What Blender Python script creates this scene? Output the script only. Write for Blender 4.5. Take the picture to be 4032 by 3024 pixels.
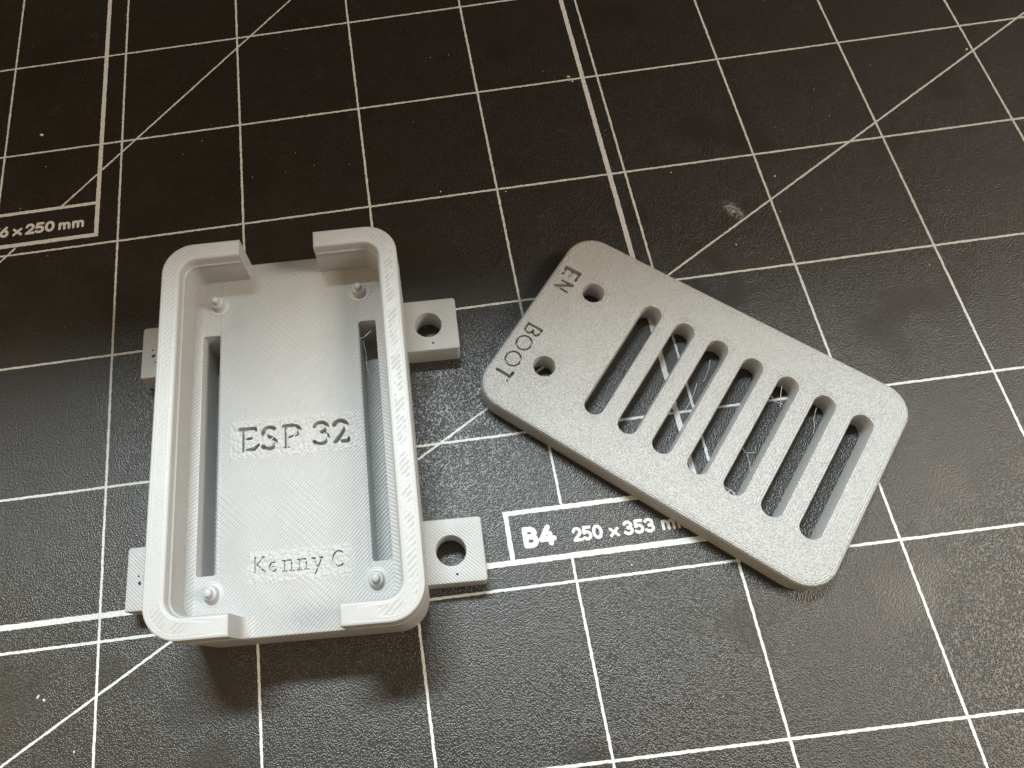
import bpy, math, random
from mathutils import Vector, Matrix
from mathutils.geometry import delaunay_2d_cdt

# ------------------------------------------------------------------ scene, camera, light
for o in list(bpy.data.objects):
    bpy.data.objects.remove(o)
SC = bpy.context.scene
COL = SC.collection
MM = 0.001                                   # everything below is measured in millimetres
rnd = random.Random(7)

cam_data = bpy.data.cameras.new("camera")
cam = bpy.data.objects.new("camera", cam_data)
COL.objects.link(cam)
cam_data.sensor_width = 36.0
cam_data.lens = 24.5805
cam_data.shift_x = 0.10248
cam_data.shift_y = 0.01601
cam_data.clip_start = 0.005
cam_data.clip_end = 20.0
CR = Matrix(((0.9913301, 0.1306340, 0.0141211),
             (-0.1159437, 0.9202527, -0.3737539),
             (-0.0618200, 0.3688763, 0.9274204))).to_4x4()
cam.matrix_world = Matrix.Translation(Vector((-20.9463, -60.8527, 113.9860)) * MM) @ CR
SC.camera = cam

SC.render.engine = 'CYCLES'
SC.view_settings.view_transform = 'Standard'
SC.view_settings.look = 'None'
SC.view_settings.exposure = 0.0
SC.view_settings.gamma = 1.0

world = bpy.data.worlds.new("World")
SC.world = world
world.use_nodes = True
wb = world.node_tree.nodes["Background"]
wb.inputs[0].default_value = (1.0, 0.75, 0.46, 1)
wb.inputs[1].default_value = 0.26


def area(name, loc, target, sx, sy, power, color):
    d = bpy.data.lights.new(name, 'AREA')
    d.shape = 'RECTANGLE'
    d.size = sx * MM
    d.size_y = sy * MM
    d.energy = power
    d.color = color
    o = bpy.data.objects.new(name, d)
    COL.objects.link(o)
    o.location = Vector(loc) * MM
    dirv = (Vector(target) - Vector(loc)).normalized()
    o.rotation_euler = dirv.to_track_quat('-Z', 'Y').to_euler()
    return o


# cool window light from beyond the mat, plus added fills: warm on the right, faint far left
area("window_light", (-70, 465, 997), (-10, -50, 0), 400, 95, 17.0, (0.84, 0.96, 1.0))
area("fill_right", (720, -120, 640), (0, -30, 0), 300, 300, 5.4, (1.0, 0.92, 0.80))
area("fill_left", (-800, -120, 520), (0, -30, 0), 260, 260, 1.4, (1.0, 0.77, 0.50))

# ------------------------------------------------------------------ small helpers


def tag(o, label=None, cat=None, group=None, kind=None):
    if label:
        o["label"] = label
    if cat:
        o["category"] = cat
    if group:
        o["group"] = group
    if kind:
        o["kind"] = kind
    return o


def mesh_obj(name, verts, faces, mat, parent=None, smooth=None, attr=None):
    me = bpy.data.meshes.new(name)
    me.from_pydata([(v[0] * MM, v[1] * MM, v[2] * MM) for v in verts], [], faces)
    if mat:
        me.materials.append(mat)
    if attr:
        a = me.attributes.new("edge", 'FLOAT', 'POINT')
        a.data.foreach_set("value", attr)
    if smooth is not None:
        for p in me.polygons:
            p.use_smooth = True
        me.set_sharp_from_angle(angle=math.radians(smooth))
    me.update()
    o = bpy.data.objects.new(name, me)
    COL.objects.link(o)
    if parent:
        o.parent = parent
    return o


def empty(name, x, y, z=0.0, rz=0.0):
    o = bpy.data.objects.new(name, None)
    o.empty_display_size = 0.005
    COL.objects.link(o)
    o.location = (x * MM, y * MM, z * MM)
    o.rotation_euler = (0, 0, rz)
    return o


# ------------------------------------------------------------------ 2D shapes
def rrect(x0, x1, y0, y1, r, n=10):
    r = max(r, 0.02)
    pts = []
    for cx, cy, a0 in ((x1 - r, y1 - r, 0), (x0 + r, y1 - r, 90), (x0 + r, y0 + r, 180), (x1 - r, y0 + r, 270)):
        for k in range(n + 1):
            a = math.radians(a0 + 90 * k / n)
            pts.append((cx + r * math.cos(a), cy + r * math.sin(a)))
    return pts


def circle(cx, cy, r, n=40):
    return [(cx + r * math.cos(2 * math.pi * k / n), cy + r * math.sin(2 * math.pi * k / n)) for k in range(n)]


def sd_rr(x, y, x0, x1, y0, y1, r):
    cx, cy = (x0 + x1) / 2, (y0 + y1) / 2
    qx = abs(x - cx) - (x1 - x0) / 2 + r
    qy = abs(y - cy) - (y1 - y0) / 2 + r
    return math.hypot(max(qx, 0), max(qy, 0)) + min(max(qx, qy), 0) - r


def sd_caps(x, y, c):
    x0, y0, r0, x1, y1, r1 = c
    dx, dy = x1 - x0, y1 - y0
    L = dx * dx + dy * dy
    t = 0 if L == 0 else max(0, min(1, ((x - x0) * dx + (y - y0) * dy) / L))
    return math.hypot(x - x0 - t * dx, y - y0 - t * dy) - (r0 + t * (r1 - r0))


def caps_poly(c, n=5):
    x0, y0, r0, x1, y1, r1 = c
    a = math.atan2(y1 - y0, x1 - x0)
    p = []
    for k in range(n + 1):
        t = a - math.pi / 2 + math.pi * k / n
        p.append((x1 + r1 * math.cos(t), y1 + r1 * math.sin(t)))
    for k in range(n + 1):
        t = a + math.pi / 2 + math.pi * k / n
        p.append((x0 + r0 * math.cos(t), y0 + r0 * math.sin(t)))
    return p


def cdt(polys):
    v, e = [], []
    for p in polys:
        b = len(v)
        v += [Vector((a[0], a[1])) for a in p]
        e += [(b + k, b + (k + 1) % len(p)) for k in range(len(p))]
    r = delaunay_2d_cdt(v, e, [], 0, 1e-5)
    return [(a.x, a.y) for a in r[0]], r[2]


def fil(d, r):
    """how far a rounded edge of radius r has dropped at distance d from the edge"""
    if d >= r:
        return 0.0
    d = max(d, 0.0)
    return r - math.sqrt(max(0.0, r * r - (r - d) ** 2))


def build_layers(polys, zone_of, z_of, bottom, part_of, edge_of=None):
    """triangulate the plan, raise every zone to its own height, close steps with walls.
    returns {part: (verts, faces, attr)}"""
    pv, pf = cdt(polys)
    parts = {}
    zones = []
    for f in pf:
        cx = sum(pv[i][0] for i in f) / len(f)
        cy = sum(pv[i][1] for i in f) / len(f)
        zones.append(zone_of(cx, cy))

    def vid(part, i, z):
        P = parts.setdefault(part, ([], [], [], {}))
        k = (i, round(z, 4))
        if k not in P[3]:
            P[3][k] = len(P[0])
            P[0].append((pv[i][0], pv[i][1], z))
            P[2].append(edge_of(*pv[i]) if edge_of else 0.0)
        return P[3][k]
    zc = {}

    def zz(zone, i):
        k = (zone, i)
        if k not in zc:
            zc[k] = bottom if zone is None else z_of(zone, *pv[i])
        return zc[k]
    edges = {}
    for fi, f in enumerate(pf):
        zn = zones[fi]
        for a in range(len(f)):
            i, j = f[a], f[(a + 1) % len(f)]
            edges.setdefault((min(i, j), max(i, j)), []).append((fi, i, j))
        if zn is None:
            continue
        part = part_of(zn)
        parts.setdefault(part, ([], [], [], {}))
        parts[part][1].append([vid(part, i, zz(zn, i)) for i in f])
        parts[part][1].append([vid(part, i, bottom) for i in reversed(f)])
    for k, lst in edges.items():
        fi, i, j = lst[0]
        za = zones[fi]
        zb = zones[lst[1][0]] if len(lst) > 1 else None
        if za == zb:
            continue
        ai, aj, bi, bj = zz(za, i), zz(za, j), zz(zb, i), zz(zb, j)
        if abs(ai - bi) < 1e-4 and abs(aj - bj) < 1e-4:
            continue
        hi = za if ai + aj > bi + bj else zb
        if hi is None:
            continue
        part = part_of(hi)
        q = [vid(part, i, ai), vid(part, i, bi), vid(part, j, bj), vid(part, j, aj)]
        qq = []
        for t in q:
            if t not in qq:
                qq.append(t)
        if len(qq) > 2:
            parts[part][1].append(qq)
    return parts


def loft_ring(path, prof, closed=False):
    """sweep profile (offset to the left of travel, z) along a plan path"""
    n, m = len(path), len(prof)
    V, F = [], []
    for k in range(n):
        a = path[max(k - 1, 0)] if not closed else path[k - 1]
        b = path[min(k + 1, n - 1)] if not closed else path[(k + 1) % n]
        dx, dy = b[0] - a[0], b[1] - a[1]
        L = math.hypot(dx, dy) or 1
        nx, ny = -dy / L, dx / L
        for u, z in prof:
            V.append((path[k][0] + nx * u, path[k][1] + ny * u, z))
    for k in range(n if closed else n - 1):
        for t in range(m):
            F.append([k * m + t, ((k + 1) % n) * m + t, ((k + 1) % n) * m + (t + 1) % m, k * m + (t + 1) % m])
    if not closed:
        F.append(list(range(m))[::-1])
        F.append([(n - 1) * m + t for t in range(m)])
    return V, F


def tube(path, r, n=6):
    """thin strand through 3D points; r is a number or one radius per point"""
    V, F = [], []
    P = [Vector(p) for p in path]
    for k, p in enumerate(P):
        d = (P[min(k + 1, len(P) - 1)] - P[max(k - 1, 0)]).normalized()
        a = d.cross(Vector((0, 0, 1)))
        if a.length < 1e-3:
            a = Vector((1, 0, 0))
        a.normalize()
        b = d.cross(a)
        rr = r[k] if isinstance(r, (list, tuple)) else r
        for t in range(n):
            w = 2 * math.pi * t / n
            V.append(tuple(p + (a * math.cos(w) + b * math.sin(w)) * rr))
    for k in range(len(P) - 1):
        for t in range(n):
            F.append([k * n + t, k * n + (t + 1) % n, (k + 1) * n + (t + 1) % n, (k + 1) * n + t])
    F.append(list(range(n)))
    F.append([(len(P) - 1) * n + t for t in range(n)][::-1])
    return V, F


# ------------------------------------------------------------------ node helper and materials
class NT:
    def __init__(self, name):
        self.mat = bpy.data.materials.new(name)
        self.mat.use_nodes = True
        self.t = self.mat.node_tree
        self.bsdf = self.t.nodes["Principled BSDF"]

    def n(self, kind, **kw):
        nd = self.t.nodes.new(kind)
        for k, v in kw.items():
            setattr(nd, k, v)
        return nd

    def put(self, sock, v):
        if hasattr(v, "is_linked") or hasattr(v, "links"):
            self.t.links.new(v, sock)
        else:
            sock.default_value = v

    def m(self, op, a, b=0.0, c=None, clamp=False):
        nd = self.n("ShaderNodeMath", operation=op, use_clamp=clamp)
        self.put(nd.inputs[0], a)
        self.put(nd.inputs[1], b)
        if c is not None:
            self.put(nd.inputs[2], c)
        return nd.outputs[0]

    def coords(self):
        tc = self.n("ShaderNodeTexCoord")
        vm = self.n("ShaderNodeVectorMath", operation='SCALE')
        self.t.links.new(tc.outputs["Object"], vm.inputs[0])
        vm.inputs["Scale"].default_value = 1000.0
        return vm.outputs[0]

    def sep(self, v):
        s = self.n("ShaderNodeSeparateXYZ")
        self.t.links.new(v, s.inputs[0])
        return s.outputs

    def noise(self, vec, scale, detail=2.0, rough=0.5):
        nd = self.n("ShaderNodeTexNoise")
        self.t.links.new(vec, nd.inputs["Vector"])
        nd.inputs["Scale"].default_value = scale
        nd.inputs["Detail"].default_value = detail
        nd.inputs["Roughness"].default_value = rough
        return nd.outputs["Fac"]

    def voro(self, vec, scale, feature='F1', rand=1.0):
        nd = self.n("ShaderNodeTexVoronoi", feature=feature)
        self.t.links.new(vec, nd.inputs["Vector"])
        nd.inputs["Scale"].default_value = scale
        nd.inputs["Randomness"].default_value = rand
        return nd.outputs

    def ramp(self, x, lo, hi, a=0.0, b=1.0):
        nd = self.n("ShaderNodeMapRange", interpolation_type='SMOOTHSTEP')
        self.put(nd.inputs["Value"], x)
        nd.inputs["From Min"].default_value = lo
        nd.inputs["From Max"].default_value = hi
        nd.inputs["To Min"].default_value = a
        nd.inputs["To Max"].default_value = b
        return nd.outputs[0]

    def mixc(self, f, a, b):
        nd = self.n("ShaderNodeMix", data_type='RGBA')
        self.put(nd.inputs[0], f)
        self.put(nd.inputs[6], a)
        self.put(nd.inputs[7], b)
        return nd.outputs[2]

    def bump(self, h, dist_mm, strength=1.0, normal=None):
        nd = self.n("ShaderNodeBump")
        nd.inputs["Strength"].default_value = strength
        nd.inputs["Distance"].default_value = dist_mm * MM
        self.put(nd.inputs["Height"], h)
        if normal is not None:
            self.t.links.new(normal, nd.inputs["Normal"])
        return nd.outputs[0]

    def box(self, X, Y, x0, x1, y0, y1, s=0.6):
        a = self.m('MULTIPLY', self.ramp(X, x0 - s, x0 + s), self.ramp(X, x1 - s, x1 + s, 1, 0))
        b = self.m('MULTIPLY', self.ramp(Y, y0 - s, y0 + s), self.ramp(Y, y1 - s, y1 + s, 1, 0))
        return self.m('MULTIPLY', a, b)

    def set(self, **kw):
        for k, v in kw.items():
            self.put(self.bsdf.inputs[k.replace("_", " ")], v)


PLASTIC = (0.475, 0.472, 0.465, 1)


def bead(N, u, pitch):
    """rounded extrusion beads side by side: 1 on a crest, 0 in a joint"""
    f = N.m('FRACT', N.m('DIVIDE', u, pitch))
    t = N.m('SUBTRACT', N.m('MULTIPLY', f, 2.0), 1.0)
    return N.m('SUBTRACT', 1.0, N.m('MULTIPLY', t, t))


def plastic(name, mode):
    N = NT(name)
    v = N.coords()
    X, Y, Z = N.sep(v)
    geo = N.n("ShaderNodeNewGeometry")
    tc = N.n("ShaderNodeTexCoord")
    nz = N.sep(tc.outputs["Normal"])[2]
    up = N.ramp(nz, 0.55, 0.9)
    wob = N.m('MULTIPLY', N.m('SUBTRACT', N.noise(v, 0.55, 3), 0.5), 0.22)
    diag = N.m('MULTIPLY', N.m('ADD', X, Y), 0.7071)
    anti = N.m('MULTIPLY', N.m('SUBTRACT', X, Y), 0.7071)
    grain = N.noise(v, 5.0, 3, 0.6)
    fine = N.noise(v, 11.0, 2, 0.6)
    rough = 0.42
    if mode == 'floor':
        h = bead(N, N.m('ADD', anti, wob), 0.42)
        cross = bead(N, N.m('ADD', diag, wob), 0.84)
        patch = N.ramp(N.noise(v, 0.12, 1), 0.45, 0.62)
        h = N.m('ADD', h, N.m('MULTIPLY', N.m('MULTIPLY', cross, patch), 0.55))
        # short broken infill round the lettering: lumpy
        lum = N.m('MAXIMUM', N.box(X, Y, -9.6, 10.6, -5.6, 0.5, 0.5), N.box(X, Y, -6.6, 8.4, -24.6, -20.2, 0.4))
        vor = N.voro(v, 1.75)[0]
        lumps = N.m('MULTIPLY', N.m('SUBTRACT', 1.0, vor), 2.6)
        h = N.m('ADD', N.m('MULTIPLY', h, N.m('SUBTRACT', 1.0, N.m('MULTIPLY', lum, 0.75))), N.m('MULTIPLY', lumps, lum))
        # turn-round beads beside the recesses
        ax = N.m('ABSOLUTE', X)
        strip = N.m('MULTIPLY', N.ramp(ax, 14.3, 14.6), 1.0)
        sc = bead(N, N.m('ADD', Y, N.m('MULTIPLY', ax, 0.6)), 0.62)
        h = N.m('ADD', N.m('MULTIPLY', h, N.m('SUBTRACT', 1.0, N.m('MULTIPLY', strip, 0.8))), N.m('MULTIPLY', N.m('MULTIPLY', sc, strip), 1.3))
        seam = N.m('MULTIPLY', N.ramp(N.m('ABSOLUTE', N.m('SUBTRACT', ax, 11.2)), 0.25, 0.1), 1.0)
        dots = bead(N, N.m('ADD', Y, wob), 0.6)
        h = N.m('ADD', h, N.m('MULTIPLY', N.m('MULTIPLY', seam, dots), 0.8))
        h = N.m('ADD', h, N.m('MULTIPLY', grain, 0.9))
        amp = 0.075
        rough = N.m('ADD', 0.30, N.m('MULTIPLY', grain, 0.22))
    elif mode == 'tab':
        h = bead(N, N.m('ADD', diag, wob), 0.42)
        h = N.m('ADD', h, N.m('MULTIPLY', grain, 0.9))
        amp = 0.06
    elif mode == 'recess':
        h = bead(N, N.m('ADD', anti, N.m('MULTIPLY', wob, 1.5)), 0.50)
        h = N.m('ADD', N.m('MULTIPLY', h, 1.3), N.m('MULTIPLY', grain, 1.0))
        amp = 0.13
    elif mode == 'wall':
        att = N.n("ShaderNodeAttribute", attribute_name="edge").outputs["Fac"]
        band = N.ramp(att, 0.75, 0.95)
        h1 = bead(N, N.m('ADD', anti, N.m('MULTIPLY', wob, 1.6)), 0.62)
        h2 = bead(N, att, 0.45)
        gaps = N.m('MULTIPLY', N.ramp(N.noise(v, 0.5, 2), 0.36, 0.56), N.m('MAXIMUM', 0.35, N.m('MAXIMUM', N.ramp(X, 13.0, 16.0), N.ramp(Y, -25.0, -29.0))))
        h1 = N.m('MULTIPLY', N.m('SUBTRACT', h1, 1.0), gaps)
        h2 = N.m('MULTIPLY', N.m('SUBTRACT', h2, 1.0), 0.35)
        h = N.m('ADD', N.m('MULTIPLY', h1, band), N.m('MULTIPLY', h2, N.m('SUBTRACT', 1.0, band)))
        h = N.m('ADD', h, N.m('MULTIPLY', grain, 0.5))
        amp = 0.075
        rough = 0.40
    elif mode == 'lid':
        att = N.n("ShaderNodeAttribute", attribute_name="edge").outputs["Fac"]
        near = N.ramp(att, 1.25, 1.42, 1, 0)
        rings = bead(N, N.m('ADD', att, N.m('MULTIPLY', wob, 0.35)), 0.40)
        rows = bead(N, N.m('ADD', N.m('ADD', N.m('MULTIPLY', X, 0.60), N.m('MULTIPLY', Y, 0.80)), wob), 0.30)
        h = N.m('ADD', N.m('MULTIPLY', rings, near), N.m('MULTIPLY', rows, N.m('MULTIPLY', N.m('SUBTRACT', 1.0, near), 0.6)))
        spark = N.ramp(N.voro(v, 3.4)[0], 0.62, 0.08)
        h = N.m('ADD', N.m('MULTIPLY', h, 0.85), N.m('ADD', N.m('MULTIPLY', N.noise(v, 3.6, 2, 0.6), 1.4), N.m('MULTIPLY', spark, 0.9)))
        amp = 0.09
        rough = N.m('ADD', 0.13, N.m('MULTIPLY', grain, 0.26))
    else:
        h = grain
        amp = 0.02
    # upright faces carry fine layer lines instead of the raster
    lay = bead(N, N.m('ADD', Z, N.m('MULTIPLY', wob, 0.15)), 0.24)
    side = N.m('ADD', N.m('MULTIPLY', lay, 0.35), N.m('MULTIPLY', fine, 0.35))
    hh = N.n("ShaderNodeMix", data_type='FLOAT')
    N.put(hh.inputs[0], up)
    N.put(hh.inputs[2], side)
    N.put(hh.inputs[3], h)
    nrm = N.bump(hh.outputs[0], amp)
    tone = N.m('ADD', 0.94, N.m('MULTIPLY', N.noise(v, 0.25, 3), 0.12))
    colr = N.n("ShaderNodeMix", data_type='RGBA', blend_type='MULTIPLY')
    colr.inputs[0].default_value = 1.0
    colr.inputs[6].default_value = PLASTIC
    cc = N.n("ShaderNodeCombineColor")
    for k in range(3):
        N.put(cc.inputs[k], tone)
    N.t.links.new(cc.outputs[0], colr.inputs[7])
    N.set(Base_Color=colr.outputs[2], Roughness=rough, Normal=nrm)
    N.bsdf.inputs["Specular IOR Level"].default_value = 0.5
    return N.mat


M_FLOOR = plastic("grey_print_raster", 'floor')
M_TAB = plastic("grey_print_tab", 'tab')
M_WALL = plastic("grey_print_rim", 'wall')
M_LID = plastic("grey_print_fine", 'lid')
M_RECESS = plastic("grey_print_recess", 'recess')
M_PLAIN = plastic("grey_print_plain", 'plain')


def grain_height(N, v):
    """embossed leather grain: small rounded pebbles of uneven size"""
    warp = N.n("ShaderNodeTexNoise")
    N.t.links.new(v, warp.inputs["Vector"])
    warp.inputs["Scale"].default_value = 0.5
    warp.inputs["Detail"].default_value = 2.0
    sub = N.n("ShaderNodeVectorMath", operation='SUBTRACT')
    N.t.links.new(warp.outputs["Color"], sub.inputs[0])
    sub.inputs[1].default_value = (0.5, 0.5, 0.5)
    mul = N.n("ShaderNodeVectorMath", operation='SCALE')
    N.t.links.new(sub.outputs[0], mul.inputs[0])
    mul.inputs["Scale"].default_value = 0.35
    add = N.n("ShaderNodeVectorMath", operation='ADD')
    N.t.links.new(v, add.inputs[0])
    N.t.links.new(mul.outputs[0], add.inputs[1])
    cell = N.voro(add.outputs[0], 3.8)[0]
    peb = N.ramp(cell, 0.75, 0.05)
    return N.m('ADD', peb, N.m('MULTIPLY', N.noise(v, 5.5, 2), 0.45))


def mat_vinyl():
    N = NT("black_mat_vinyl")
    v = N.coords()
    X, Y, Z = N.sep(v)
    h = grain_height(N, v)
    # worn patches where the grain has been polished down
    worn = N.ramp(N.noise(v, 0.045, 2, 0.6), 0.54, 0.68)
    h = N.m('MULTIPLY', h, N.m('SUBTRACT', 1.0, N.m('MULTIPLY', worn, 0.55)))
    nrm = N.bump(h, 0.048)
    base = N.mixc(N.noise(v, 0.06, 2, 0.6), (0.0105, 0.0080, 0.0054, 1), (0.0180, 0.0140, 0.0100, 1))
    # chalky scuff beside the thin diagonal and faint dusty smears
    sx = N.m('SUBTRACT', X, 43.6)
    sy = N.m('SUBTRACT', Y, 15.0)
    a = N.m('ADD', N.m('MULTIPLY', sx, 0.5), N.m('MULTIPLY', sy, -0.86))
    b = N.m('ADD', N.m('MULTIPLY', sx, 0.86), N.m('MULTIPLY', sy, 0.5))
    rr = N.m('SQRT', N.m('ADD', N.m('POWER', N.m('DIVIDE', a, 3.4), 2.0), N.m('POWER', N.m('DIVIDE', b, 1.7), 2.0)))
    scuff = N.m('MULTIPLY', N.ramp(rr, 1.0, 0.1), N.ramp(N.noise(v, 1.1, 3, 0.7), 0.40, 0.60))
    smear = N.m('MULTIPLY', N.ramp(N.noise(v, 0.16, 3, 0.65), 0.58, 0.76), N.ramp(N.noise(v, 1.6, 3, 0.7), 0.45, 0.7))
    dust = N.m('ADD', N.m('MULTIPLY', scuff, 1.0), N.m('MULTIPLY', smear, 0.10), clamp=True)
    colr = N.mixc(dust, base, (0.42, 0.42, 0.41, 1))
    N.set(Base_Color=colr, Roughness=N.m('ADD', 0.33, N.m('MULTIPLY', N.noise(v, 0.2, 3), 0.12)), Normal=nrm)
    N.bsdf.inputs["Specular IOR Level"].default_value = 0.9
    return N.mat


def mat_ink():
    N = NT("white_mat_ink")
    v = N.coords()
    h = grain_height(N, v)
    nrm = N.bump(h, 0.07)
    wear = N.ramp(N.noise(v, 2.2, 3, 0.65), 0.30, 0.46, 1, 0)
    colr = N.mixc(N.m('MULTIPLY', wear, 0.55), (0.70, 0.70, 0.685, 1), (0.32, 0.32, 0.31, 1))
    N.set(Base_Color=colr, Roughness=0.5, Normal=nrm)
    return N.mat


M_MAT = mat_vinyl()
M_INK = mat_ink()


def simple(name, col, rough, alpha_t=0.0):
    N = NT(name)
    v = N.coords()
    c = N.mixc(N.noise(v, 3.0, 3), tuple(a * 0.8 for a in col[:3]) + (1,), tuple(min(1, a * 1.15) for a in col[:3]) + (1,))
    N.set(Base_Color=c, Roughness=rough)
    if alpha_t:
        N.bsdf.inputs["Transmission Weight"].default_value = alpha_t
    return N.mat


M_STRAND = simple("pale_plastic_thread", (0.62, 0.61, 0.58), 0.35)
M_DUST = simple("white_dust", (0.72, 0.72, 0.70), 0.7)
M_BLOCKER = simple("black_plastic", (0.012, 0.011, 0.010), 0.6)
M_BURN = simple("dark_pit", (0.02, 0.018, 0.016), 0.8)

# ------------------------------------------------------------------ stroke lettering
# each glyph: advance width and strokes; a stroke is a list of (x, y, half width), cap height 1


def arc(cx, cy, rx, ry, a0, a1, n, w0, w1=None):
    w1 = w0 if w1 is None else w1
    out = []
    for k in range(n + 1):
        t = k / n
        a = math.radians(a0 + (a1 - a0) * t)
        out.append((cx + rx * math.cos(a), cy + ry * math.sin(a), w0 + (w1 - w0) * t))
    return out


def swell(cx, cy, rx, ry, a0, a1, n, thin, thick):
    """arc that is thick where it runs upright and thin where it runs level"""
    out = []
    for k in range(n + 1):
        a = math.radians(a0 + (a1 - a0) * k / n)
        out.append((cx + rx * math.cos(a), cy + ry * math.sin(a), thin + (thick - thin) * abs(math.cos(a))))
    return out


w = 0.105
SANS = {
    '0': (0.72, [arc(0.36, 0.5, 0.25, 0.40, 0, 360, 18, w)]),
    '1': (0.5, [[(0.12, 0.74, w), (0.30, 0.90, w), (0.30, 0.1, w)]]),
    '2': (0.68, [arc(0.33, 0.66, 0.23, 0.24, 170, -35, 9, w) + [(0.10, 0.10, w), (0.60, 0.10, w)]]),
    '3': (0.68, [arc(0.31, 0.69, 0.22, 0.21, 155, -90, 9, w), arc(0.31, 0.31, 0.25, 0.22, 90, -150, 9, w)]),
    '4': (0.76, [[(0.45, 0.90, w), (0.10, 0.32, w), (0.66, 0.32, w)], [(0.50, 0.56, w), (0.50, 0.10, w)]]),
    '5': (0.70, [[(0.56, 0.90, w), (0.18, 0.90, w), (0.14, 0.52, w)] + arc(0.32, 0.34, 0.25, 0.25, 120, -145, 9, w)]),
    '6': (0.70, [[(0.50, 0.90, w), (0.22, 0.58, w)], arc(0.35, 0.35, 0.24, 0.25, 0, 360, 14, w)]),
    '7': (0.62, [[(0.10, 0.90, w), (0.54, 0.90, w), (0.24, 0.10, w)]]),
    'B': (0.74, [[(0.14, 0.10, w), (0.14, 0.90, w), (0.36, 0.90, w)] + arc(0.36, 0.71, 0.20, 0.19, 90, -90, 7, w) + [(0.16, 0.52, w)],
                 [(0.36, 0.52, w)] + arc(0.38, 0.31, 0.22, 0.21, 90, -90, 7, w) + [(0.14, 0.10, w)]]),
    'x': (0.62, [[(0.12, 0.62, w), (0.50, 0.10, w)], [(0.50, 0.62, w), (0.12, 0.10, w)]]),
    'm': (1.02, [[(0.12, 0.10, w), (0.12, 0.64, w)], [(0.12, 0.46, w)] + arc(0.30, 0.46, 0.17, 0.17, 150, 0, 6, w) + [(0.47, 0.10, w)],
                 [(0.47, 0.46, w)] + arc(0.65, 0.46, 0.17, 0.17, 150, 0, 6, w) + [(0.82, 0.10, w)]]),
    ' ': (0.36, []),
}


def place(strokes, ox, oy, sx, sy, ang=0.0, wsc=1.0):
    """strokes to capsules in plan, scaled, rotated by ang about (ox, oy)"""
    ca, sa = math.cos(ang), math.sin(ang)
    out = []
    for st in strokes:
        q = []
        for x, y, hw in st:
            a, b = x * sx, y * sy
            q.append((ox + ca * a - sa * b, oy + sa * a + ca * b, hw * sy * wsc))
        for k in range(len(q) - 1):
            out.append(q[k] + q[k + 1])
    return out


def caps_fill(caps, z):
    """flat lettering: union of all capsules as triangles"""
    pv, pf = cdt([caps_poly(c) for c in caps])
    bb = [(min(c[0] - c[2], c[3] - c[5]), max(c[0] + c[2], c[3] + c[5]), min(c[1] - c[2], c[4] - c[5]), max(c[1] + c[2], c[4] + c[5])) for c in caps]
    F = []
    for f in pf:
        x = sum(pv[i][0] for i in f) / len(f)
        y = sum(pv[i][1] for i in f) / len(f)
        for c, b in zip(caps, bb):
            if b[0] <= x <= b[1] and b[2] <= y <= b[3] and sd_caps(x, y, c) < 0.004:
                F.append(list(f))
                break
    return [(p[0], p[1], z) for p in pv], F


def text_caps(s, font, x0, y0, size, x1=None, ang=0.0, wsc=1.0):
    adv = sum(font[c][0] for c in s)
    k = (x1 - x0) / adv if x1 is not None else size
    caps, x = [], 0.0
    for ch in s:
        a, st = font[ch]
        ox, oy = x0 + math.cos(ang) * x, y0 + math.sin(ang) * x
        caps += place(st, ox, oy, k, size, ang, wsc)
        x += a * k
    return caps


# ------------------------------------------------------------------ the cutting mat
# mat plan: U mm to the right and V mm down from its zero corner; world x = U-330, y = 205-V


def W(U, V):
    return (U - 330.0, 205.0 - V)


mat = empty("cutting_mat", 0, 0, 0)
tag(mat, "black cutting mat with a white inch grid, under both printed pieces", "cutting mat")
x0, y1 = W(-12, -12)
x1, y0 = W(612, 462)
top = rrect(x0, x1, y0, y1, 8)
V, F = [], []
prof = [(0.5, -3.0), (0.0, -2.6), (0.0, -0.35), (0.35, 0.0)]
n = len(top)
rings = [rrect(x0 + d, x1 - d, y0 + d, y1 - d, 8 - d) for d, z in prof]
for (d, z), r in zip(prof, rings):
    V += [(p[0], p[1], z) for p in r]
for k in range(len(prof) - 1):
    for i in range(n):
        j = (i + 1) % n
        F.append([k * n + i, k * n + j, (k + 1) * n + j, (k + 1) * n + i])
F.append([(len(prof) - 1) * n + i for i in range(n)])
F.append([i for i in range(n)][::-1])
mesh_obj("mat_sheet", V, F, M_MAT, mat)


def strip(name, a, b, width, z, jit=0.05, step=0.45):
    """printed line from plan point a to b with slightly uneven edges"""
    ax, ay = W(*a)
    bx, by = W(*b)
    L = math.hypot(bx - ax, by - ay)
    ux, uy = (bx - ax) / L, (by - ay) / L
    n = max(2, int(L / step))
    V, F = [], []
    for k in range(n + 1):
        t = L * k / n
        for s in (-1, 1):
            hw = s * (width / 2 + rnd.uniform(-jit, jit))
            V.append((ax + ux * t - uy * hw, ay + uy * t + ux * hw, z))
    for k in range(n):
        F.append([2 * k, 2 * k + 2, 2 * k + 3, 2 * k + 1])
    o = mesh_obj(name, V, F, M_INK, mat)
    return o


UA, UB, VA, VB = 160.0, 500.0, 70.0, 320.0
THIN, THICK = 0.42, 0.90
G = 25.4
for k in range(7, 20):
    U = k * G
    if k == 13:
        strip("grid_line", (U, VA), (U, 241.7), THIN, 0.012)
        strip("grid_line", (U, 250.4), (U, VB), THIN, 0.012)
    elif k == 9:
        strip("grid_line", (U, VA), (U, 167.3), THIN, 0.012)
        strip("grid_line", (U, 176.4), (U, VB), THIN, 0.012)
    else:
        strip("grid_line", (U, VA), (U, VB), THIN, 0.012)
for k in range(3, 13):
    strip("grid_line", (UA, k * G), (UB, k * G), THIN, 0.018)
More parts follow.
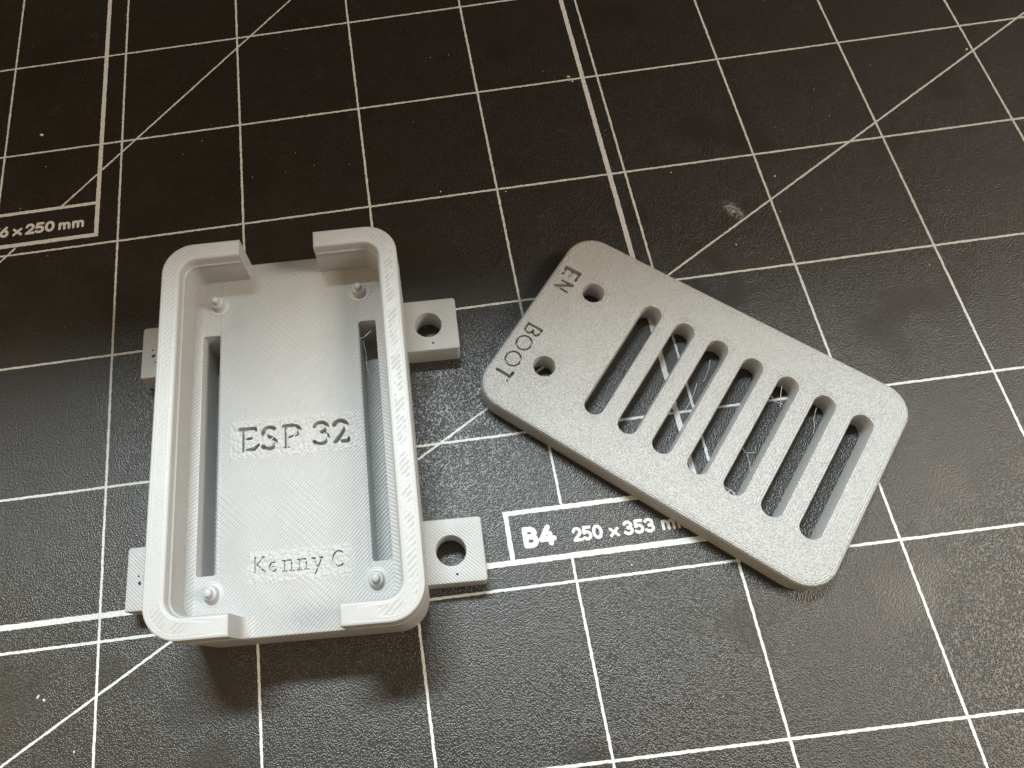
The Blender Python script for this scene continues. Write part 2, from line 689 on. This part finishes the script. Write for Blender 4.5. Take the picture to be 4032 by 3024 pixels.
# 45 and 30 degree guide lines
strip("diagonal_line", (241.7, 167.7), (340.0, 69.4), THIN * 0.9, 0.024)
strip("diagonal_line", (200.0, 209.4), (233.2, 176.2), THIN * 0.9, 0.024)
t30 = math.tan(math.radians(30))
strip("diagonal_line", (160.0, 188.7 + 221 * t30), (500.0, 188.7 - 119 * t30), THIN * 0.9, 0.024)
# paper-size outlines
strip("border_line", (250.0 - THICK / 2, VA), (250.0 - THICK / 2, 176.0), THICK, 0.030)
strip("border_line", (UA, 176.0 - THICK / 2), (250.0 - THICK / 2, 176.0 - THICK / 2), THICK, 0.036)
strip("border_line", (UA, 167.7), (250.0 - THICK * 0.7, 167.7), THICK * 0.8, 0.036)
strip("border_line", (353.0 - THICK / 2, VA), (353.0 - THICK / 2, 250.4), THICK, 0.030)
strip("border_line", (UA, 250.0), (353.0, 250.0), THICK, 0.036)
strip("border_line", (320.5, 242.1), (352.4, 242.1), THICK * 0.85, 0.036)
strip("border_line", (320.9, 242.1), (320.9, 249.8), THICK * 0.85, 0.042)


def mat_text(s, Ua, Ub, Vbase, cap, wsc=1.0):
    a = W(Ua, Vbase)
    b = W(Ub, Vbase)
    V, F = caps_fill(text_caps(s, SANS, a[0], a[1], cap, b[0], 0.0, wsc), 0.014)
    return mesh_obj("printed_label", V, F, M_INK, mat)


mat_text("B4", 323.0, 328.4, 247.95, 3.25, 1.25)
mat_text("250", 331.0, 335.9, 247.95, 2.3, 1.05)
mat_text("x", 336.75, 338.65, 247.95, 2.1, 1.05)
mat_text("353", 339.2, 344.3, 247.95, 2.3, 1.05)
mat_text("mm", 345.3, 350.2, 247.95, 2.3, 1.0)
mat_text("176", 226.4, 231.4, 173.2, 2.55, 1.1)
mat_text("x", 232.0, 234.4, 173.2, 2.5, 1.05)
mat_text("250", 234.8, 240.9, 173.25, 2.55, 1.1)
mat_text("mm", 241.6, 247.2, 173.25, 2.45, 1.05)

# ------------------------------------------------------------------ the printed case
CX, CY, CT = -40.971, -20.599, -0.036995
HW, YF, YB, H, ZF, ZT = 19.0, -32.13, 29.51, 19.66, 12.17, 4.50
WT = 3.0
RO, RI = 5.0, 2.6
ZS = 4.31
case = empty("printed_case", CX, CY, 0.02, CT)
tag(case, "open light grey printed case, engraved ESP 32, with four screw tabs", "case")

OUT = (-HW, HW, YF, YB, RO)
INN = (-HW + WT, HW - WT, YF + WT, YB - WT, RI)
SLOTS = [(-14.34, -11.55, -22.90, 16.24, 0.35), (11.55, 14.34, -22.90, 16.24, 0.35)]
BC0, BC1 = -6.40, 5.64                        # rear opening
FC0, FC1, FR = -7.25, 7.50, 1.9               # front opening with rounded feet

th, tk = 0.055, 0.115
SERIF_E = [[(0.16, 0.0, th), (0.16, 1.0, th)], [(0.0, 0.97, 0.09), (0.66, 0.97, 0.075), (0.70, 0.86, 0.05)], [(0.16, 0.52, th), (0.50, 0.53, 0.06)],
           [(0.30, 0.04, 0.05), (0.62, 0.05, 0.09), (0.80, 0.22, 0.06)]]
SERIF_S = [swell(0.36, 0.74, 0.27, 0.22, 40, 200, 8, 0.075, 0.095) + [(0.22, 0.58, 0.10), (0.50, 0.42, 0.11)] + swell(0.33, 0.24, 0.29, 0.22, 30, -150, 8, 0.08, 0.10)]
SERIF_P = [[(0.10, 0.0, 0.05), (0.10, 0.96, 0.06)], [(0.0, 0.96, 0.08), (0.40, 0.97, 0.085)], swell(0.40, 0.73, 0.29, 0.24, 85, -70, 8, 0.055, 0.09), [(0.46, 0.50, 0.05), (0.24, 0.44, 0.05)], [(0.02, 0.0, 0.035), (0.24, 0.0, 0.035)]]
SERIF_3 = [swell(0.28, 0.76, 0.27, 0.20, 165, -65, 9, 0.085, 0.085) + [(0.28, 0.54, 0.06)], swell(0.26, 0.27, 0.31, 0.24, 70, -150, 10, 0.075, 0.085)]
SERIF_2 = [swell(0.30, 0.74, 0.26, 0.22, 165, -20, 9, 0.085, 0.10) + [(0.34, 0.34, 0.10), (0.05, 0.04, 0.08)], [(0.05, 0.05, 0.075), (0.60, 0.05, 0.085), (0.64, 0.18, 0.05)]]
ESP = []
ESP += place(SERIF_E, -8.10, -4.35, 3.70, 3.70)
ESP += place(SERIF_S, -4.75, -4.40, 3.70, 3.75)
ESP += place(SERIF_P, -1.20, -4.38, 3.65, 3.65)
ESP += place(SERIF_3, 3.60, -4.42, 3.80, 3.75)
ESP += place(SERIF_2, 6.60, -4.42, 3.75, 3.75)
LK = [[(0.04, 0.0, 0.05), (0.04, 1.0, 0.06)], [(0.62, 0.98, 0.07), (0.50, 0.98, 0.06)], [(0.52, 0.92, 0.03), (0.16, 0.52, 0.05), (0.36, 0.32, 0.07), (0.70, 0.0, 0.07)]]
LE = [swell(0.26, 0.33, 0.22, 0.30, 60, 320, 10, 0.04, 0.08), [(0.05, 0.30, 0.04), (0.40, 0.36, 0.03)]]
LN = [[(0.0, 0.66, 0.05), (0.12, 0.66, 0.05), (0.12, 0.02, 0.05)], [(0.12, 0.56, 0.04), (0.28, 0.66, 0.055), (0.50, 0.66, 0.055), (0.54, 0.50, 0.06), (0.54, 0.02, 0.055)],
      [(0.0, 0.02, 0.05), (0.26, 0.02, 0.05)], [(0.42, 0.02, 0.05), (0.68, 0.02, 0.05)]]
LY = [[(0.0, 0.66, 0.06), (0.22, 0.64, 0.05)], [(0.10, 0.62, 0.06), (0.34, 0.05, 0.05)], [(0.64, 0.66, 0.06), (0.46, 0.66, 0.05)], [(0.58, 0.62, 0.05), (0.36, 0.05, 0.06), (0.18, -0.32, 0.06)]]
LC = [swell(0.40, 0.5, 0.37, 0.48, 48, 312, 14, 0.05, 0.085)]
KEN = []
KEN += place(LK, -5.75, -23.10, 2.30, 2.25, 0.0, 0.8)
KEN += place(LE, -3.60, -23.15, 2.30, 2.25, 0.0, 0.8)
KEN += place(LN, -1.60, -23.22, 2.45, 2.35, 0.0, 0.8)
KEN += place(LN, 0.55, -23.22, 2.45, 2.35, 0.0, 0.8)
KEN += place(LY, 2.70, -23.18, 2.45, 2.30, 0.0, 0.85)
KEN += place(LC, 5.75, -23.20, 2.20, 2.30, 0.0, 0.85)


def in_caps(x, y, caps):
    for c in caps:
        if abs(x - c[0]) < 3 and abs(y - c[1]) < 3 and sd_caps(x, y, c) < 0.002:
            return True
    return False


def grow(b, d):
    return rrect(b[0] - d, b[1] + d, b[2] - d, b[3] + d, b[4] + d)


polys = [grow(OUT, -d) for d in (0, 0.04, 0.13, 0.30, 0.45, 0.95)]
polys += [grow(INN, d) for d in (0, 0.05, 0.18, 0.40, 0.55, 0.95)]
# openings: plan lines across the walls
for d in (0, 0.04, 0.13, 0.28):
    polys.append([(BC0 - d, YB - WT - 0.8), (BC1 + d, YB - WT - 0.8), (BC1 + d, YB + 0.6), (BC0 - d, YB + 0.6)])
    polys.append([(FC0 - d, YF - 0.6), (FC1 + d, YF - 0.6), (FC1 + d, YF + WT + 0.8), (FC0 - d, YF + WT + 0.8)])
for k in range(1, 9):
    d = FR * (1 - math.cos(math.radians(90 * k / 8)))
    d = FR - FR * math.cos(math.radians(90 * k / 8)) if k < 8 else FR
    polys.append([(FC0 + d, YF - 0.6), (FC1 - d, YF - 0.6), (FC1 - d, YF + WT + 0.8), (FC0 + d, YF + WT + 0.8)])
for s in SLOTS:
    for d in (0, 0.05, 0.15):
        polys.append(grow(s, d))
polys += [caps_poly(c) for c in ESP + KEN]


def case_zone(x, y):
    if sd_rr(x, y, *OUT) > 0:
        return None
    if sd_rr(x, y, *INN) > 0:
        if BC0 < x < BC1 and y > 0:
            return 'floor'
        if FC0 < x < FC1 and y < 0:
            return 'front'
        return 'wall'
    for i, s in enumerate(SLOTS):
        if sd_rr(x, y, *s) < 0:
            return 'slot%d' % i
    if -10 < x < 11 and -6 < y < 1 and in_caps(x, y, ESP):
        return 'esp'
    if -8 < x < 9 and -26 < y < -19 and in_caps(x, y, KEN):
        return 'ken'
    return 'floor'


def wall_edge(x, y):
    a = -sd_rr(x, y, *OUT)
    b = sd_rr(x, y, *INN)
    c = 9.0
    if y > 0:
        c = max(BC0 - x, x - BC1)
    else:
        c = max(FC0 - x, x - FC1)
    if abs(x) > 9:
        c = 9.0
    return a, b, max(c, 0.0)


def case_z(zone, x, y):
    if zone == 'wall':
        a, b, c = wall_edge(x, y)
        return H - max(fil(a, 0.30), fil(b, 0.40), fil(c, 0.28))
    if zone == 'front':
        d = min(x - FC0, FC1 - x)
        zz = ZF
        if d < FR:
            d = max(d, 0)
            zz = ZF + FR - math.sqrt(max(0, FR * FR - (FR - d) ** 2))
        return zz - fil(-sd_rr(x, y, *OUT), 0.30)
    if zone.startswith('slot'):
        return ZS
    if zone in ('esp', 'ken'):
        return ZF - (1.05 if zone == 'esp' else 0.45)
    z = ZF - fil(-sd_rr(x, y, *OUT), 0.30)
    for s in SLOTS:
        z -= fil(max(0, sd_rr(x, y, *s)), 0.15)
    return z


CASE_PART = {'wall': 'wall', 'floor': 'floor', 'front': 'floor', 'slot0': 'slot0', 'slot1': 'slot1', 'esp': 'esp', 'ken': 'ken'}
NAMES = {'wall': ('wall', M_WALL), 'floor': ('floor', M_FLOOR), 'slot0': ('recess_bottom', M_RECESS), 'slot1': ('recess_bottom', M_RECESS),
         'esp': ('engraved_lettering', M_PLAIN), 'ken': ('engraved_lettering', M_PLAIN)}
parts = build_layers(polys, case_zone, case_z, 0.0, lambda z: CASE_PART[z], lambda x, y: max(0.0, min(wall_edge(x, y)[0], wall_edge(x, y)[1], wall_edge(x, y)[2])))
floor_obj = None
for key in ('wall', 'floor', 'slot0', 'slot1', 'esp', 'ken'):
    v_, f_, a_, _ = parts[key]
    nm, mt = NAMES[key]
    o = mesh_obj(nm, v_, f_, mt, case if key in ('wall', 'floor') else floor_obj, 32, a_)
    if key == 'floor':
        floor_obj = o
    if key == 'esp':
        o["label"] = "engraved serif lettering ESP 32"
    if key == 'ken':
        o["label"] = "small engraved lettering near the front opening"

# snap ridge: a thin bead round the inside of the walls, cut by the two openings
rid = rrect(INN[0], INN[1], INN[2], INN[3], RI, 10)
zr = H - 2.0
for side in (-1, 1):
    path = []
    e = [(FC0 if side < 0 else FC1) + side * 0.3, INN[2]]
    b = [(BC0 if side < 0 else BC1) + side * 0.3, INN[3]]
    corner1 = rrect(INN[0], INN[1], INN[2], INN[3], RI, 8)
    if side > 0:
        path = [tuple(e)] + corner1[27:36] + corner1[0:9] + [tuple(b)]
        prof_r = [(-0.05, zr - 0.45), (0.20, zr - 0.05), (0.20, zr + 0.10), (-0.05, zr + 0.35)]
    else:
        path = [tuple(e)] + corner1[18:27][::-1] + corner1[9:18][::-1] + [tuple(b)]
        prof_r = [(0.05, zr - 0.45), (-0.20, zr - 0.05), (-0.20, zr + 0.10), (0.05, zr + 0.35)]
    v_, f_ = loft_ring(path, prof_r)
    mesh_obj("snap_ridge", v_, f_, M_PLAIN, case, 40)

# seam bead on the outer skin, where the layer change shows as a pale line
o8 = rrect(*OUT, n=8)
for side in (-1, 1):
    if side > 0:
        path = [(FC1 + 0.3, YF)] + o8[27:36] + o8[0:9] + [(BC1 + 0.3, YB)]
        pr_ = [(0.04, 14.3), (-0.07, 14.42), (-0.07, 14.55), (0.04, 14.67)]
    else:
        path = [(FC0 - 0.3, YF)] + o8[18:27][::-1] + o8[9:18][::-1] + [(BC0 - 0.3, YB)]
        pr_ = [(-0.04, 14.3), (0.07, 14.42), (0.07, 14.55), (-0.04, 14.67)]
    v_, f_ = loft_ring(path, pr_)
    mesh_obj("layer_seam", v_, f_, M_PLAIN, case, 40)


# screw tabs
def tab_mesh():
    b = (-0.4, 9.18, 0.0, 10.04, 0.55)
    hole = (4.0, 5.02)
    hr = 2.36
    pl = [grow(b, -d) for d in (0, 0.05, 0.15, 0.3)] + [circle(hole[0], hole[1], hr + d) for d in (0, 0.05, 0.15)]

    def zone(x, y):
        if sd_rr(x, y, *b) > 0 or math.hypot(x - hole[0], y - hole[1]) < hr - 0.01:
            return None
        return 't'

    def z(zn, x, y):
        return ZT - max(fil(-sd_rr(x, y, *b), 0.3), fil(math.hypot(x - hole[0], y - hole[1]) - hr, 0.15))
    p = build_layers(pl, zone, z, 0.0, lambda q: 't')['t']
    return p[0], p[1]


tv, tf = tab_mesh()
tab0 = None
for side, ya, lab in ((1, 13.41, 0), (1, -26.13, 1), (-1, 13.41, 2), (-1, -26.13, 3)):
    if side > 0:
        if tab0 is None:
            tab0 = mesh_obj("mounting_tab", tv, tf, M_TAB, case, 32)
            t = tab0
        else:
            t = tab0.copy()
            COL.objects.link(t)
            t.parent = case
        t.location = (19.0 * MM, ya * MM, 0)
    else:
        t = tab0.copy()
        COL.objects.link(t)
        t.parent = case
        t.rotation_euler = (0, 0, math.pi)
        t.location = (-19.0 * MM, (ya + 10.04) * MM, 0)
    # little dark pits left by the printer
    for (px, py, pr) in (((4.6, 1.4, 0.24), (3.2, 8.8, 0.09)) if side > 0 else ((7.0, 4.3, 0.30), (7.2, 5.4, 0.18), (6.6, 3.0, 0.14))):
        if side > 0 and lab == 1 and pr < 0.1:
            continue
        if lab == 3 and pr < 0.15:
            continue
        if side < 0:
            py = 10.04 - py
        vv, ff = [], []
        nn = 9
        for k in range(nn):
            a = 2 * math.pi * k / nn
            rr = pr * rnd.uniform(0.6, 1.3)
            vv.append((px + rr * math.cos(a), py + rr * 0.9 * math.sin(a), ZT + 0.012))
        vv.append((px, py, ZT + 0.010))
        ff = [[k, (k + 1) % nn, nn] for k in range(nn)]
        mesh_obj("pit", vv, ff, M_BURN, t)


def lathe(prof, n=28):
    V, F = [], []
    for r, z in prof:
        for k in range(n):
            a = 2 * math.pi * k / n
            V.append((r * math.cos(a), r * math.sin(a), z))
    for i in range(len(prof) - 1):
        for k in range(n):
            F.append([i * n + k, i * n + (k + 1) % n, (i + 1) * n + (k + 1) % n, (i + 1) * n + k])
    F.append([(len(prof) - 1) * n + k for k in range(n)])
    return V, F


pv_, pf_ = lathe([(1.85, -0.02), (1.80, 0.06), (1.62, 0.08), (1.58, 0.02), (1.30, 0.05), (1.13, 0.18), (1.08, 0.8), (1.02, 1.12), (0.92, 1.22), (0.66, 1.26), (0.60, 1.9), (0.50, 2.15), (0.28, 2.25)])
peg0 = None
for px, py in ((-11.94, -25.56), (11.94, -25.56), (-11.94, 21.91), (11.94, 21.91)):
    if peg0 is None:
        peg0 = mesh_obj("locating_peg", pv_, pf_, M_PLAIN, case, 40)
        t = peg0
    else:
        t = peg0.copy()
        COL.objects.link(t)
        t.parent = case
    t.location = (px * MM, py * MM, ZF * MM)

# stray beads of plastic lying across the small lettering
for k, (bx0, by0, bl) in enumerate(((-4.6, -22.4, 0.7), (-2.9, -22.6, 0.6), (-0.7, -22.2, 0.8), (0.6, -22.9, 0.7), (1.7, -22.1, 0.8), (3.4, -22.5, 0.6), (6.9, -22.4, 0.7), (-7.0, -2.2, 0.8), (-3.2, -2.9, 0.7), (0.5, -2.6, 0.8), (4.9, -2.9, 0.7))):
    v_, f_ = tube([(bx0 - bl / 2, by0 - bl / 2, ZF - 0.16), (bx0, by0 + 0.03, ZF - 0.02), (bx0 + bl / 2, by0 + bl / 2, ZF - 0.16)], [0.08, 0.13, 0.08])
    mesh_obj("plastic_bead", v_, f_, M_PLAIN, case, 60)

# hair-thin plastic strings inside the right recess
v_, f_ = tube([(12.1, 12.9, 11.6), (12.35, 11.0, 11.0), (12.3, 9.0, 10.5), (12.6, 7.0, 9.5)], 0.035)
mesh_obj("plastic_string", v_, f_, M_STRAND, case, 60)
v_, f_ = tube([(11.6, 13.3, 11.7), (12.3, 13.6, 11.6), (13.0, 14.3, 11.5), (13.6, 14.6, 11.8)], [0.05, 0.05, 0.09, 0.02])
mesh_obj("plastic_string", v_, f_, M_STRAND, case, 60)

# ------------------------------------------------------------------ the printed lid
LX, LY_, LT = 23.917, -22.114, -0.717714
LH, LW, LZ = 30.81, 18.985, 4.02
lid = empty("vented_cover", LX, LY_, 0.02, LT)
tag(lid, "light grey printed lid with seven vent slots, lying flat on the mat", "lid")
LB = (-LH, LH, -LW, LW, 5.0)
SL = [(-12.07 + 6.177 * k - 1.6, -12.07 + 6.177 * k + 1.6, -11.62, 11.62, 1.6) for k in range(7)]
HOLES = [(-22.62, 8.55, 1.8), (-22.62, -8.40, 1.8)]

w2 = 0.095
BLOCK = {
    'E': [[(0.12, 0.0, 0.11), (0.12, 1.0, 0.11)], [(0.12, 0.98, 0.08), (0.72, 0.98, 0.075)], [(0.12, 0.5, 0.08), (0.60, 0.5, 0.07)], [(0.12, 0.02, 0.08), (0.70, 0.02, 0.075)]],
    'N': [[(0.06, 0.22, 0.05), (0.06, 1.0, 0.075), (0.32, 0.52, 0.085), (0.58, 0.02, 0.08)], [(0.58, 0.02, 0.075), (0.62, 0.92, 0.05)]],
    'B': [[(0.06, 0.0, 0.08), (0.06, 1.0, 0.08)], [(0.06, 1.0, 0.07), (0.34, 1.0, 0.07)] + arc(0.36, 0.76, 0.26, 0.24, 90, -90, 7, 0.07), [(0.36, 0.52, 0.06)] + arc(0.38, 0.26, 0.30, 0.26, 90, -90, 7, 0.07) + [(0.06, 0.0, 0.07)]],
    'O': [arc(0.5, 0.5, 0.46, 0.48, 0, 360, 20, 0.055)],
    'T': [[(0.0, 0.97, 0.085), (0.64, 0.97, 0.085)], [(0.32, 0.97, 0.085), (0.32, 0.0, 0.085)]],
}
A = -math.pi / 2
LTX = []
# reading direction is local -y, letter tops toward local +x
LTX += place(BLOCK['E'], -29.15, 10.95, 2.60, 2.75, A, 1.2)
LTX += place(BLOCK['N'], -29.10, 8.05, 2.95, 2.75, A, 1.35)
BTX = []
BTX += place(BLOCK['B'], -29.05, -2.60, 2.65, 2.65, A, 1.15)
BTX += place(BLOCK['O'], -29.15, -4.95, 3.00, 2.75, A, 1.15)
BTX += place(BLOCK['O'], -29.15, -8.55, 3.00, 2.75, A, 1.15)
BTX += place(BLOCK['T'], -29.05, -12.35, 2.70, 2.70, A, 1.25)

polys = [grow(LB, -d) for d in (0, 0.05, 0.16, 0.35, 0.62, 1.45)]
for s in SL:
    polys += [grow(s, d) for d in (0, 0.04, 0.14, 0.32, 1.44)]
for hx, hy, hr in HOLES:
    polys += [circle(hx, hy, hr + d) for d in (0, 0.04, 0.13, 0.3, 1.45)]
polys += [caps_poly(c) for c in LTX + BTX]


def lid_zone(x, y):
    if sd_rr(x, y, *LB) > 0:
        return None
    for s in SL:
        if abs(x - (s[0] + s[1]) / 2) < 1.7 and sd_rr(x, y, *s) < -0.001:
            return None
    for hx, hy, hr in HOLES:
        if math.hypot(x - hx, y - hy) < hr - 0.008:
            return None
    if x < -25.5:
        if in_caps(x, y, LTX):
            return 'en'
        if in_caps(x, y, BTX):
            return 'boot'
    if abs(y) < 10.0:
        for k in range(6):
            if SL[k][1] < x < SL[k + 1][0]:
                return 'slat%d' % k
    return 'plate'


def lid_edge(x, y):
    d = -sd_rr(x, y, *LB)
    for s in SL:
        d = min(d, sd_rr(x, y, *s))
    for hx, hy, hr in HOLES:
        d = min(d, math.hypot(x - hx, y - hy) - hr)
    return max(0.0, d)


def lid_z(zone, x, y):
    if zone == 'en':
        return LZ - 0.95
    if zone == 'boot':
        return LZ - 0.9
    a = fil(-sd_rr(x, y, *LB), 0.62)
    for s in SL:
        a = max(a, fil(max(0, sd_rr(x, y, *s)), 0.32))
    for hx, hy, hr in HOLES:
        a = max(a, fil(max(0, math.hypot(x - hx, y - hy) - hr), 0.3))
    return LZ - a


# straight cuts where the slats meet the plate share their vertices with it
for k in range(6):
    polys.append([(SL[k][1] + 0.0, -10.0), (SL[k + 1][0], -10.0), (SL[k + 1][0], 10.0), (SL[k][1], 10.0)])
parts = build_layers(polys, lid_zone, lid_z, 0.0, lambda z: z, lid_edge)
plate_obj = None
for key in ['plate', 'en', 'boot'] + ['slat%d' % k for k in range(6)]:
    v_, f_, a_, _ = parts[key]
    nm = 'plate' if key == 'plate' else ('engraved_lettering' if key in ('en', 'boot') else 'slat')
    o = mesh_obj(nm, v_, f_, M_LID if nm != 'engraved_lettering' else M_PLAIN, lid if nm != 'engraved_lettering' else plate_obj, 32, a_)
    if key == 'plate':
        plate_obj = o
    if key == 'en':
        o["label"] = "engraved letters EN beside a round hole"
    if key == 'boot':
        o["label"] = "engraved letters BOOT beside a round hole"

# plastic strings left across the slots
STR = [
    [(1.0, -1.6, 0.9), (0.8, 1.2, 1.5), (0.3, 3.6, 2.0)],
    [(1.1, 5.0, 1.0), (0.8, 7.2, 1.8), (0.2, 8.6, 2.4)],
    [(11.4, -2.6, 1.6), (12.4, -2.9, 1.2), (13.6, -2.0, 1.4)],
    [(12.6, -3.0, 1.2), (13.6, -4.0, 1.0), (14.2, -5.4, 1.2)],
    [(11.5, 8.0, 2.2), (12.3, 7.6, 1.8), (13.6, 7.8, 2.0)],
    [(12.0, 10.2, 2.8), (12.6, 9.0, 2.2), (13.6, 7.2, 1.8)],
    [(18.2, 9.6, 2.8), (18.8, 8.2, 1.8), (19.7, 6.9, 1.5), (19.9, 6.0, 1.2)],
    [(13.5, -9.9, 0.8), (13.9, -10.4, 1.3), (13.3, -10.9, 1.4), (12.7, -10.3, 1.0), (13.2, -9.7, 0.8)],
    [(11.2, -9.4, 0.7), (12.4, -10.0, 1.1), (13.8, -10.0, 1.3)],
]
for st in STR:
    pts = []
    for k in range(len(st) - 1):
        a, b = Vector(st[k]), Vector(st[k + 1])
        for t in range(4):
            pts.append(a.lerp(b, t / 4) + Vector((rnd.uniform(-.06, .06), rnd.uniform(-.06, .06), rnd.uniform(-.04, .04))))
    pts.append(Vector(st[-1]))
    v_, f_ = tube(pts, 0.045 if len(st) < 5 else 0.10)
    mesh_obj("plastic_string", v_, f_, M_STRAND, lid, 60)
# a curled crumb in the sixth slot
v_, f_ = tube([(17.6, -8.0, 0.6), (17.75, -9.0, 0.9), (17.6, -9.9, 0.8), (17.25, -10.5, 0.5)], [0.05, 0.16, 0.18, 0.05])
mesh_obj("plastic_string", v_, f_, M_STRAND, lid, 60)

# ------------------------------------------------------------------ unseen added screen that shades the far half of the mat
blk = empty("shade_blocker", 0, 118, 0)
tag(blk, "black upright screen panel added out of view to shade the far half of the mat", "blocker")


def box(x0, x1, y0, y1, z0, z1):
    V = [(x, y, z) for z in (z0, z1) for x, y in ((x0, y0), (x1, y0), (x1, y1), (x0, y1))]
    return V, [[3, 2, 1, 0], [4, 5, 6, 7], [0, 1, 5, 4], [1, 2, 6, 5], [2, 3, 7, 6], [3, 0, 4, 7]]


v_, f_ = box(-420, 420, 0, 14, 6, 277)
mesh_obj("panel", v_, f_, M_BLOCKER, blk)
for bx_ in (-300, 300):
    v_, f_ = box(bx_ - 40, bx_ + 40, -6, 70, 0.1, 6)
    mesh_obj("foot", v_, f_, M_BLOCKER, blk)

# ------------------------------------------------------------------ dust on the mat
V, F = [], []


def flake(U, Vv, s, lift=0.0):
    x, y = W(U, Vv)
    b = len(V)
    n = rnd.randint(5, 7)
    el = rnd.uniform(0.45, 1.0)
    ro = rnd.uniform(0, 3.14)
    for zz, k0 in ((0.02, 1.0), (0.02 + s * 0.45, 0.6)):
        for k in range(n):
            a = 2 * math.pi * k / n
            r = s * rnd.uniform(0.6, 1.2) * k0
            px, py = r * math.cos(a), r * el * math.sin(a)
            V.append((x + px * math.cos(ro) - py * math.sin(ro), y + px * math.sin(ro) + py * math.cos(ro), zz))
    for k in range(n):
        F.append([b + k, b + (k + 1) % n, b + n + (k + 1) % n, b + n + k])
    F.append([b + n + k for k in range(n)])


# px position in the photograph -> plan of the mat was solved once; listed here as mat millimetres
for U, Vv, s in ((236.2, 147.6, 0.42), (349.7, 151.6, 0.40), (350.3, 153.0, 0.28), (364.3, 179.4, 0.22), (383.4, 183.5, 0.24), (430.6, 158.9, 0.42),
                 (371.8, 197.5, 0.30), (406.5, 159.6, 0.2), (244.8, 261.0, 0.35), (245.8, 261.6, 0.28), (251.0, 269.4, 0.2), (267.3, 228.6, 0.3),
                 (268.6, 228.2, 0.24), (331.8, 178.6, 0.18), (319.1, 176.5, 0.2), (404.0, 207.0, 0.2), (436.6, 184.0, 0.26)):
    flake(U, Vv, s)
for k in range(150):
    U = rnd.uniform(215, 460)
    Vv = rnd.triangular(105, 290, 140)
    flake(U, Vv, rnd.choice((0.05, 0.06, 0.07, 0.08, 0.1, 0.13)))
dust = mesh_obj("dust", V, F, M_DUST)
tag(dust, "tiny white dust specks scattered over the black mat", "dust", kind="stuff")
